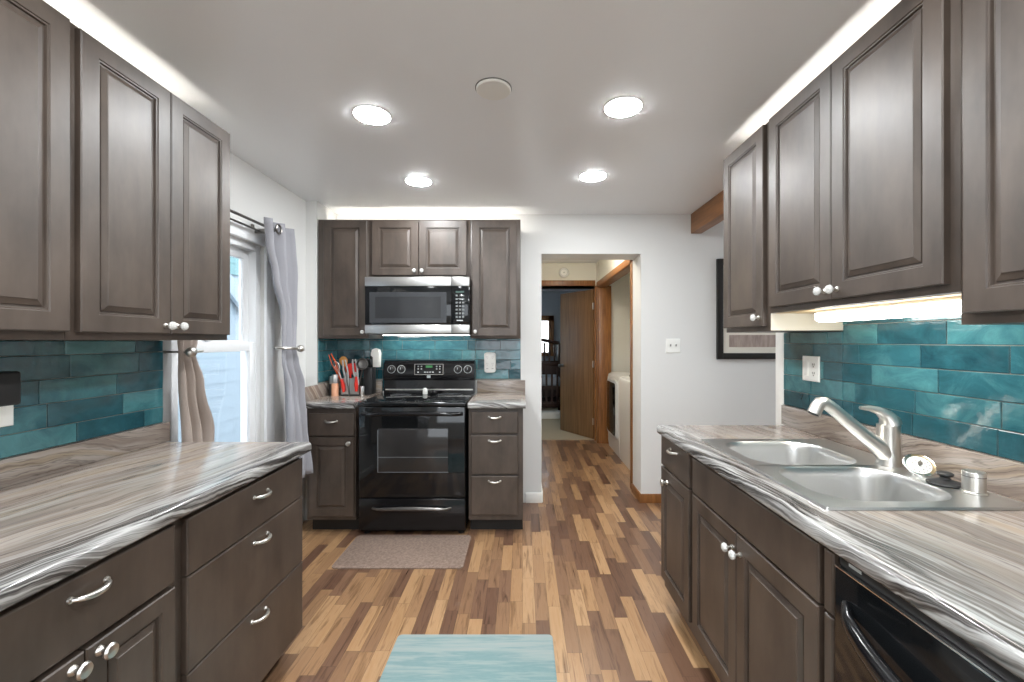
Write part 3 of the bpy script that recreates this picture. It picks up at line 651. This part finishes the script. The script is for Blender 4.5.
def ledstrip(label, p0, p1, n):
    """angle channel on top of a run of cabinets; the tape sits behind its upright and faces the wall"""
    p0, p1, n = map(Vector, (p0, p1, n)); o = thing('led_strip', label, 'light', tuple(p0)); d = p1-p0; u = Vector((0, 0, 1))
    pr = [(0, 0), (.03, 0), (.03, .002), (.002, .002), (.002, .036), (0, .036)]
    MB().loft([[n*a+u*b for a, b in pr], [d+n*a+u*b for a, b in pr]]).build('channel', 'dark_metal', o)
    pr = [(.006, .004), (.012, .004), (.012, .014), (.006, .018)]
    MB().loft([[n*a+u*b for a, b in pr], [d+n*a+u*b for a, b in pr]]).build('led_tape', 'led', o)
ledstrip('light strip glowing on top of the left wall cabinets', (-1.388, .72, 2.2525), (-1.388, 1.885, 2.2525), (-1, 0, 0))
ledstrip('light strip glowing on top of the right wall cabinets', (1.10, .52, 2.2865), (1.10, 2.24, 2.2865), (1, 0, 0))
ledstrip('light strip glowing on top of the back wall cabinets', (-1.53, 3.45, 2.2585), (-.02, 3.45, 2.2585), (0, 1, 0))
o = thing('under_cabinet_light', 'long white lit fixture mounted beneath the cabinet over the sink', 'light', (1.13, 1.40, 1.4612))
B(0, .09, -.279, .279, -.016, 0, bevel=.003).build('housing', 'trim_white', o)
MB().loft([[Vector((a, y, b)) for a, b in ((-.002, -.012), (.092, -.012), (.088, -.034), (.078, -.042), (.012, -.042), (.0, -.034))] for y in (-.28, .28)]).build('diffuser', 'uclight', o)
o = thing('under_cabinet_light', 'cooktop lamp under the microwave', 'light', (-.773, 3.50, 1.3935))
B(-.34, .34, -.03, .03, -.004, 0).build('diffuser', mat('lit_cooktop', (1, 1, 1), .4, emit=(1, .97, .93), estr=8), o)
o = thing('hall_fill_light', 'unseen lit dome added on the hall ceiling to brighten the hall', 'light', (.55, 4.35, CEIL))  # fill lamp added out of view behind the doorway head
MB().lathe([(.13, 0), (.13, -.02), (.11, -.05), (.06, -.075), (.01, -.08)], n=32).build('dome', 'dome', o)

# ------------------------------------------------------------------ plates, outlets
def plate(name, label, cat, loc, rz, wd, ht):
    o = thing(name, label, cat, loc, rz)
    MB().loft([[Vector((x, y, z)) for x, z in ((-wd/2+d, -ht/2+d), (wd/2-d, -ht/2+d), (wd/2-d, ht/2-d), (-wd/2+d, ht/2-d))] for d, y in ((0, 0), (0, -.003), (.003, -.006))]).build('cover_plate', 'plate', o)
    return o
o = plate('light_switch', 'white double toggle switch plate on the wall right of the doorway', 'switch', (1.252, YB, 1.305), 0, .118, .118)
for x in (-.023, .023): MB().box(x-.005, x+.005, -.016, -.005, -.004, .014, bevel=.002).build('toggle', mat('toggle_grey', hexc(150, 148, 144), .4), o)
o = plate('wall_outlet', 'white outlet plate on the teal tile left of the faucet', 'outlet', (XR-.0115, 2.045, 1.215), R, .118, .118)
for x in (-.025,): 
    g = MB().box(x-.016, x+.016, -.0075, -.005, -.033, .033, bevel=.002); g.build('rocker', 'plate', o)
g = MB()
for z in (-.02, .02): g.box(.017, .019, -.0085, -.005, z-.004, z+.006).box(.029, .031, -.0085, -.005, z-.004, z+.006).lathe([(.003, 0), (.003, .003)], (.024, -.0055, z-.010), (0, -1, 0), 10)
g.build('slots', mat('slot_grey', hexc(150, 146, 140), .5), o)
o = thing('surge_outlet', 'white rounded six-socket outlet cover on the teal tile right of the range', 'outlet', (-.268, YB-.0115, 1.167))
MB().loft([[Vector((v.x, y, v.y)) for v in rrect(-.048+i_, .048-i_, -.084+i_, .084-i_, .022, 0)] for y, i_ in ((0, 0), (-.022, 0), (-.028, .003), (-.030, .010))]).build('housing', 'plate', o)
g = MB()
for x in (-.022, .022):
    for z in (-.01, .045): g.box(x-.006, x-.004, -.0312, -.028, z-.004, z+.008).box(x+.004, x+.006, -.0312, -.028, z-.004, z+.008).box(x-.002, x+.002, -.0312, -.028, z-.013, z-.009)
    g.box(x-.008, x+.008, -.0312, -.028, -.052, -.047)
g.build('sockets', mat('socket_grey', hexc(168, 160, 158), .5), o)
o = plate('wall_outlet', 'white outlet plate on the left tile under the black adapter', 'outlet', (XL+.0115, 1.278, 1.145), L, .12, .118)
g = MB()
for z in (.02,): g.box(.017, .0195, -.0085, -.005, z-.004, z+.006).box(.031, .0335, -.0085, -.005, z-.004, z+.006).lathe([(.0035, 0), (.0035, .003)], (.025, -.0055, z-.012), (0, -1, 0), 10)
g.build('slots', 'slot', o)
o = thing('power_adapter', 'black power adapter with a cord plugged in at the left edge of the photo', 'adapter', (XL+.0177, 1.252, 1.205), L)
B(-.055, .055, -.06, 0, -.05, .05, bevel=.008, seg=3).build('adapter_body', 'black_matte', o)
MB().tube([(.02, -.03, .048), (.016, -.03, .075), (-.01, -.03, .095), (-.05, -.03, .098), (-.12, -.025, .10)], .003, 8).build('cord', 'black_matte', o)
o = thing('air_freshener', 'white plug-in unit on the tile behind the utensils', 'plug-in', (-1.21, YB-.0115, 1.205))
MB().loft([[Vector((sx*x, y, z)) for x, z in ((-.036, -.075), (.036, -.075), (.04, .04), (.03, .07), (0, .08), (-.03, .07), (-.04, .04))] for sx, y in ((1, 0), (1, -.025), (.8, -.04))]).build('housing', 'plate', o)

# ------------------------------------------------------------------ curtains, rod, holdbacks
def curtain(name, label, m, rows, waves, amp, seed, xr):
    """rows: (z, y0, y1, x, pleat) from the top down; one continuous cloth with thickness"""
    rnd = random.Random(seed); NU = waves*10; NV = 46; ph = [rnd.uniform(-.5, .5) for _ in range(waves+2)]
    zs = [r[0] for r in rows]
    def at(z):
        for a, b in zip(rows, rows[1:]):
            if b[0] <= z <= a[0]:
                t = (a[0]-z)/(a[0]-b[0]); t = t*t*(3-2*t); return [p*(1-t)+q*t for p, q in zip(a, b)]
        return rows[-1]
    bm = bmesh.new(); vs = []
    for j in range(NV+1):
        z = zs[0]+(zs[-1]-zs[0])*j/NV; _, y0, y1, x, pl = at(z); row = []
        for i in range(NU+1):
            u = i/NU; k = u*waves
            row.append(bm.verts.new((x + amp*pl*math.sin(2*PI*k+ph[int(k)]*.4) + .006*math.sin(9*z+5*u), y0+(y1-y0)*(u+.02*math.sin(2*PI*k*2)), z + (.004*math.sin(2*PI*k) if j == NV else 0))))
        vs.append(row)
    for a, b in zip(vs, vs[1:]):
        for i in range(NU): bm.faces.new((a[i], a[i+1], b[i+1], b[i]))
    me = bpy.data.meshes.new('cloth'); bm.to_mesh(me); bm.free(); me.materials.append(M[m]); me.polygons.foreach_set('use_smooth', [True]*len(me.polygons))
    root = thing(name, label, 'curtain', (rows[0][3], (rows[0][1]+rows[0][2])/2, 0))
    o = bpy.data.objects.new('cloth', me); COL.objects.link(o); o.parent = root; o.location = -Vector(root.location)
    sd = o.modifiers.new('thick', 'SOLIDIFY'); sd.thickness = .004
    return root
c = curtain('curtain', 'grey grommet curtain tied back on the right side of the window', 'curtain_r',
    [(2.075, 2.56, 2.93, -1.53, 1.0), (1.95, 2.585, 2.935, -1.53, 1.0), (1.75, 2.64, 2.945, -1.525, .9), (1.50, 2.71, 2.93, -1.515, .7), (1.36, 2.715, 2.90, -1.505, .5), (1.295, 2.715, 2.885, -1.50, .36), (1.22, 2.715, 2.91, -1.50, .5), (1.05, 2.74, 2.955, -1.49, .8), (.80, 2.71, 2.97, -1.475, 1.0), (.455, 2.70, 2.985, -1.455, 1.1)], 3, .040, 2, -1.53)
bx, by = c.location.x, c.location.y
for i, yy in enumerate((2.655,)):
    pts = [(-1.488-bx, yy+.027*math.cos(a)-by, 2.028+.027*math.sin(a)) for a in [2*PI*k/24 for k in range(25)]]
    MB().tube(pts, .006, 8).build('grommet', 'dark_metal', c)
c = curtain('curtain', 'taupe curtain tied back on the left side of the window, behind the counter', 'curtain_l',
    [(2.075, 1.925, 2.20, -1.53, 1.0), (1.6, 1.925, 2.16, -1.53, .9), (1.36, 1.925, 2.055, -1.525, .5), (1.29, 1.935, 2.03, -1.525, .4), (1.15, 1.935, 2.075, -1.525, .8), (.90, 1.935, 2.15, -1.52, 1.0), (.46, 1.935, 2.17, -1.51, 1.0)], 3, .03, 7, -1.53)
o = thing('curtain_rod', 'dark double curtain rod above the kitchen window', 'curtain rod', (-1.53, 1.9, 2.028))
MB().tube([(0, 0, 0), (0, .775, 0)], .008, 12).lathe([(.011, 0), (.012, .01), (.006, .02)], (0, .775, 0), (0, 1, 0), 14).build('front_rod', 'dark_metal', o)
MB().tube([(-.055, .0, -.02), (-.055, .74, -.02)], .006, 10).build('rear_rod', 'dark_metal', o)
g = MB()
for y in (.02, .72): g.box(-.098, .0, y-.006, y+.006, -.034, -.008).box(-.099, -.092, y-.012, y+.012, -.05, .02)
g.build('bracket', 'dark_metal', o)
def holdback(label, y, z, xb):
    o = thing('curtain_holdback', label, 'holdback', (XW, y, z))
    MB().tube([(.0, 0, 0), (.02, 0, 0), (xb-.01-XW, 0, 0)], .005, 10).lathe([(.018, 0), (.018, .004), (.008, .006)], (0, 0, 0), (1, 0, 0), 16).build('stem', 'dark_metal', o)
    MB().lathe([(.004, 0), (.014, .003), (.021, .011), (.024, .022), (.021, .033), (.014, .041), (.003, .044)], (xb-.012-XW, 0, 0), (1, 0, 0), 20).build('ball', 'nickel', o)
    return o
o = holdback('nickel ball holdback on the right curtain', 2.825, 1.296, -1.450)
MB().tube([(.165, .0, 0), (.182, -.03, .001), (.180, -.075, .003), (.165, -.105, .004), (.14, -.125, .005), (.10, -.13, .006)], .0085, 8).build('tie_band', 'nickel', o)
o = holdback('nickel ball holdback on the left curtain beside the tile', 1.945, 1.296, -1.492)
MB().tube([(.13, .005, 0), (.150, .03, .002), (.150, .065, .003), (.13, .09, .004), (.09, .10, .004)], .006, 8).build('tie_band', 'nickel', o)
MB().box(.0, .06, -.035, -.028, -.006, .006).build('bracket', 'dark_metal', o)

# ------------------------------------------------------------------ rugs
def rug(name, label, m, x0, x1, y0, y1, r, t):
    cx, cy = (x0+x1)/2, (y0+y1)/2; a, b = (x1-x0)/2, (y1-y0)/2
    rings = [rrect(-a, a, -b, b, r, 0), rrect(-a, a, -b, b, r, t*.6), rrect(-a+.006, a-.006, -b+.006, b-.006, r, t)]
    o = MB().loft(rings).build(name, m, loc=(cx, cy, .0005)); return tag(o, label, 'rug')
rug('rug', 'faded teal and grey rug at the bottom of the photo', 'rug1', -.565, .136, .85, 1.985, .02, .009)
rug('kitchen_mat', 'beige brown woven mat on the floor in front of the range', 'rug2', -1.135, -.352, 2.565, 3.0, .03, .010)

# ------------------------------------------------------------------ framed print on the dining wall
o = thing('picture_frame', 'black framed print with cream mat on the back wall beside the right cabinets', 'picture', (2.08, YB, 1.61))
fw, fh, bw = .47, .415, .05
g = MB()
for a, b, c_, e in ((-fw, -fw+bw, -fh, fh), (fw-bw, fw, -fh, fh), (-fw+bw, fw-bw, -fh, -fh+bw), (-fw+bw, fw-bw, fh-bw, fh)): g.box(a, b, -.03, 0, c_, e, bevel=.003)
g.build('frame', 'frame_black', o); B(-fw+bw, fw-bw, -.010, -.002, -fh+bw, fh-bw).build('mat_board', 'mat_board', o)
B(-fw+bw+.055, fw-bw-.055, -.0125, -.009, -.315, -.215).build('print', 'print', o)
B(-fw+bw+.055, fw-bw-.055, -.0125, -.009, -.185, .31).build('print', 'print', o)

# ------------------------------------------------------------------ utensils left of the range
zc = ZB+.0005
cd_ = thing('utensil_caddy', 'rectangular brushed steel caddy filled with cooking utensils', 'caddy', (-1.335, 3.42, zc))
g = MB().box(-.068, .068, -.05, .05, .008, .012)
for a in ((-.068, .068, -.05, -.046), (-.068, .068, .046, .05), (-.068, -.064, -.046, .046), (.064, .068, -.046, .046)): g.box(*a, .008, .135)
g.build('container', 'steel', cd_); B(-.07, .07, -.052, .052, 0, .01, bevel=.002).build('base', 'black_matte', cd_)
def utensil(name, label, base, tip, m, head, hm, rad=.006):
    """handle leaning from base to tip (local metres from the caddy), head at the tip"""
    o = thing(name, label, 'utensil', (-1.335, 3.42, zc), 0, 'cooking utensils by the range'); b, t_ = Vector(base), Vector((tip[0], tip[1], tip[2]*1.12)); d = (t_-b).normalized()
    MB().tube([b, b.lerp(t_, .5), t_], [rad, rad*1.15, rad], 10).build('handle', m, o)
    q = Vector((0, 0, 1)).rotation_difference(d)
    if head == 'spoon':
        g = MB().loft([[t_ + q @ Vector((w_*math.cos(2*PI*k/16), .006*math.sin(2*PI*k/16), h)) for k in range(16)] for w_, h in ((.006, -.01), (.022, .01), (.032, .035), (.034, .05), (.026, .07), (.008, .08))]); g.build('bowl', hm, o)
    elif head == 'spatula':
        g = MB().loft([[t_ + q @ Vector((x, y, h)) for x, y in ((-w_, -.003), (w_, -.003), (w_, .003), (-w_, .003))] for w_, h in ((.008, -.01), (.026, .015), (.032, .05), (.034, .085), (.03, .09))]); g.build('blade', hm, o)
    elif head == 'tongs':
        for s in (-1, 1): MB().tube([t_ + q @ Vector((s*.006, 0, -.10)), t_ + q @ Vector((s*.016, 0, .02)), t_ + q @ Vector((s*.010, 0, .10))], [.006, .007, .005], 8, flat=.6).build('arm', hm, o)
    elif head == 'ladle':
        MB().lathe([(.02, 0), (.036, .008), (.045, .024), (.046, .030), (.043, .030), (.034, .012), (.004, .006)], t_ + q @ Vector((0, 0, .028)), (0, -1, .1), 24).build('bowl', hm, o)
    elif head == 'whisk':
        for k in range(6):
            a = PI*k/6; MB().tube([t_ + q @ Vector((math.cos(a)*r_, math.sin(a)*r_, h)) for r_, h in ((.005, 0), (.02, .03), (.024, .06), (.012, .085), (0, .09))], .0013, 6).build('wire', hm, o)
    return o
utensil('wooden_spoon', 'round-headed wooden spoon at the back left of the caddy', (-.01, .02, .013), (-.075, .035, .20), 'wood_light', 'spoon', 'wood_light')
utensil('silicone_tongs', 'orange tongs leaning far left from the caddy', (-.045, .0, .013), (-.128, -.025, .205), 'orange', 'tongs', 'orange', .008)
utensil('slotted_turner', 'black slotted turner near the left of the caddy', (-.05, .035, .013), (-.035, .047, .17), 'black_matte', 'spatula', 'black_matte')
utensil('tongs', 'steel tongs with a dark grip in front of the caddy', (-.004, -.056, -.0+.004), (-.03, -.058, .16), 'dark_metal', 'tongs', 'steel')
utensil('red_spoon', 'red silicone spoon in the middle of the caddy', (.01, -.02, .013), (-.01, -.025, .15), 'red', 'spoon', 'red', .007)
utensil('whisk', 'steel whisk standing upright in the caddy', (.02, .02, .013), (.0, .03, .165), 'steel', 'whisk', 'steel')
utensil('red_spatula', 'red spatula upright toward the right of the caddy', (.03, -.01, .013), (.025, -.02, .145), 'red', 'spatula', 'red', .007)
utensil('black_spoon', 'black spoon behind the right side of the caddy', (.045, .02, .013), (.055, .03, .175), 'black_matte', 'spoon', 'black_matte')
utensil('ladle', 'dark grey round ladle leaning right from the caddy', (.05, -.03, .013), (.098, -.05, .195), 'dark_metal', 'ladle', 'dark_metal')
o = utensil('kitchen_tongs', 'red-tipped kitchen tongs hung on the front right of the caddy', (.05, -.058, .135), (.045, -.06, .165), 'steel', 'tongs', 'steel', .006)
MB().tube([(.05, -.060, .15), (.052, -.062, .09), (.052, -.064, .035)], [.008, .015, .010], 10).build('grip', 'red', o)
o = utensil('small_whisk', 'red-handled small whisk hung on the front left of the caddy', (-.062, -.058, .125), (-.085, -.06, .165), 'steel', 'whisk', 'steel', .005)
MB().tube([(-.062, -.060, .13), (-.05, -.062, .08), (-.045, -.064, .03)], [.009, .015, .009], 10).build('grip', 'red', o)
def grinder(label, x, y, body, h):
    o = thing('spice_grinder', label, 'grinder', (x, y, zc), 0, 'spice grinders by the range')
    MB().lathe([(.026, 0), (.026, h*.55), (.023, h*.6)], n=24).build('jar', body, o)
    MB().lathe([(.024, h*.6), (.025, h*.63), (.025, h*.95), (.022, h)], n=24).build('cap', 'steel', o)
grinder('grinder with steel cap and peach-coloured filling in front of the caddy', -1.448, 3.36, 'cork', .165)
grinder('dark pepper grinder half hidden behind the peach one', -1.487, 3.40, 'black_matte', .15)
o = thing('knife_block', 'tall black knife block between the caddy and the range', 'knife block', (-1.205, 3.47, zc))
B(-.045, .02, -.05, .05, 0, .215, bevel=.004).build('block', 'black_matte', o)
for i, (x, y, h) in enumerate(((-.03, -.03, .075), (-.03, .0, .08), (.0, -.03, .07), (.0, .005, .085), (-.015, .03, .09))):
    MB().box(x-.007, x+.007, y-.010, y+.010, .213, .213+h, bevel=.003).build('knife_handle', 'black_gloss', o)
o = tag(MB().lathe([(.016, 0), (.018, .004), (.018, .07), (.016, .075)], (-1.243, 3.37, zc), n=20).build('spice_jar', 'steel'), 'small steel jar right of the utensil caddy', 'jar')

# ------------------------------------------------------------------ laundry closet
def laundry(name, label, y0, y1, hz, kind):
    o = thing(name, label, 'appliance', (1.095, (y0+y1)/2, 0)); a = (y1-y0)/2-.004
    g = MB()
    def prof(y): return [Vector((x, y, z)) for x, z in ((.02, .0), (.008, .08), (0, .5), (.0, hz-.06), (.012, hz-.02), (.05, hz), (.72, hz), (.72, 0))]
    g.loft([prof(-a), prof(a)]).build('cabinet_shell', 'white_enamel', o)
    B(.60, .72, -a, a, hz, hz+.11, bevel=.02).build('control_console', 'white_enamel', o)
    if kind == 'dryer':
        d = MB().loft([[Vector((x, p.x, p.y)) for p in [Vector((v.x, v.y)) for v in rrect(-a+.05+i_, a-.05-i_, .20+i_, hz-.06-i_, .07, 0)]] for x, i_ in ((.01, 0), (-.012, .0), (-.022, .012))]).build('dryer_door', 'door_grey', o)
        MB().loft([[Vector((x, v.x, v.y)) for v in rrect(-a+.085+i_, a-.085-i_, .235+i_, hz-.095-i_, .05, 0)] for x, i_ in ((-.015, 0), (-.026, .0), (-.028, .01))]).build('door_glass', 'black_glass', d)
    else:
        MB().box(.10, .56, -a+.05, a-.05, hz, hz+.018, bevel=.006).build('lid', mat('lid_glass', (.10, .10, .11), .15), o)
laundry('dryer', 'white front-loading dryer with dark door window in the hall closet', 4.95, 5.60, .945, 'dryer')
laundry('washing_machine', 'white top-loading washing machine in front of the dryer in the hall closet', 4.27, 4.94, .945, 'washer')

# ------------------------------------------------------------------ crib in the bedroom
cr = thing('crib', 'dark wooden slatted crib seen through the bedroom doorway', 'crib', (0, 7.75, 0))
cx0, cx1, cyf, cyb = -.75, .72, 0, .72
g = MB()
for x in (cx0, cx1):
    B(x-.03, x+.03, cyf-.03, cyf+.03, 0.0, .98, bevel=.004).build('post', 'crib', cr); B(x-.03, x+.03, cyb-.03, cyb+.03, 0.0, 1.30, bevel=.004).build('post', 'crib', cr)
B(cx0, cx1, cyf-.02, cyf+.02, .90, .96, bevel=.006).build('front_rail', 'crib', cr); B(cx0, cx1, cyf-.018, cyf+.018, .16, .24, bevel=.004).build('front_rail', 'crib', cr)
pts = [(cx0+(cx1-cx0)*i/20, cyb, 1.30+.10*math.sin(PI*i/20)) for i in range(21)]
MB().tube(pts, .035, 10).build('curved_back_rail', 'crib', cr); B(cx0, cx1, cyb-.018, cyb+.018, .86, .96, bevel=.004).build('back_rail', 'crib', cr)
for i in range(1, 15):
    x = cx0+(cx1-cx0)*i/15
    B(x-.018, x+.018, cyf-.008, cyf+.008, .24, .90).build('slat', 'crib', cr); B(x-.018, x+.018, cyb-.008, cyb+.008, .96, 1.31).build('slat', 'crib', cr)
B(cx0, cx1, cyf+.03, cyb-.03, .22, .26).build('base_board', 'crib', cr); B(cx0+.03, cx1-.03, cyb-.014, cyb-.001, .26, .86).build('back_panel', 'crib', cr)
o = tag(B(cx0+.04, cx1-.04, 7.79, 8.42, .54, .70, bevel=.03, seg=3).build('mattress', 'bedding'), 'pale bedding showing between the crib slats', 'mattress')
B(cx0+.02, cx1-.02, cyf+.02, cyb-.02, .48, .535).build('mattress_support', 'crib', cr)
o = tag(B(-.7, .70, 7.48, 7.70, .005, .115, bevel=.01).build('storage_box', 'trim_white'), 'low white box on the carpet in front of the crib', 'box')
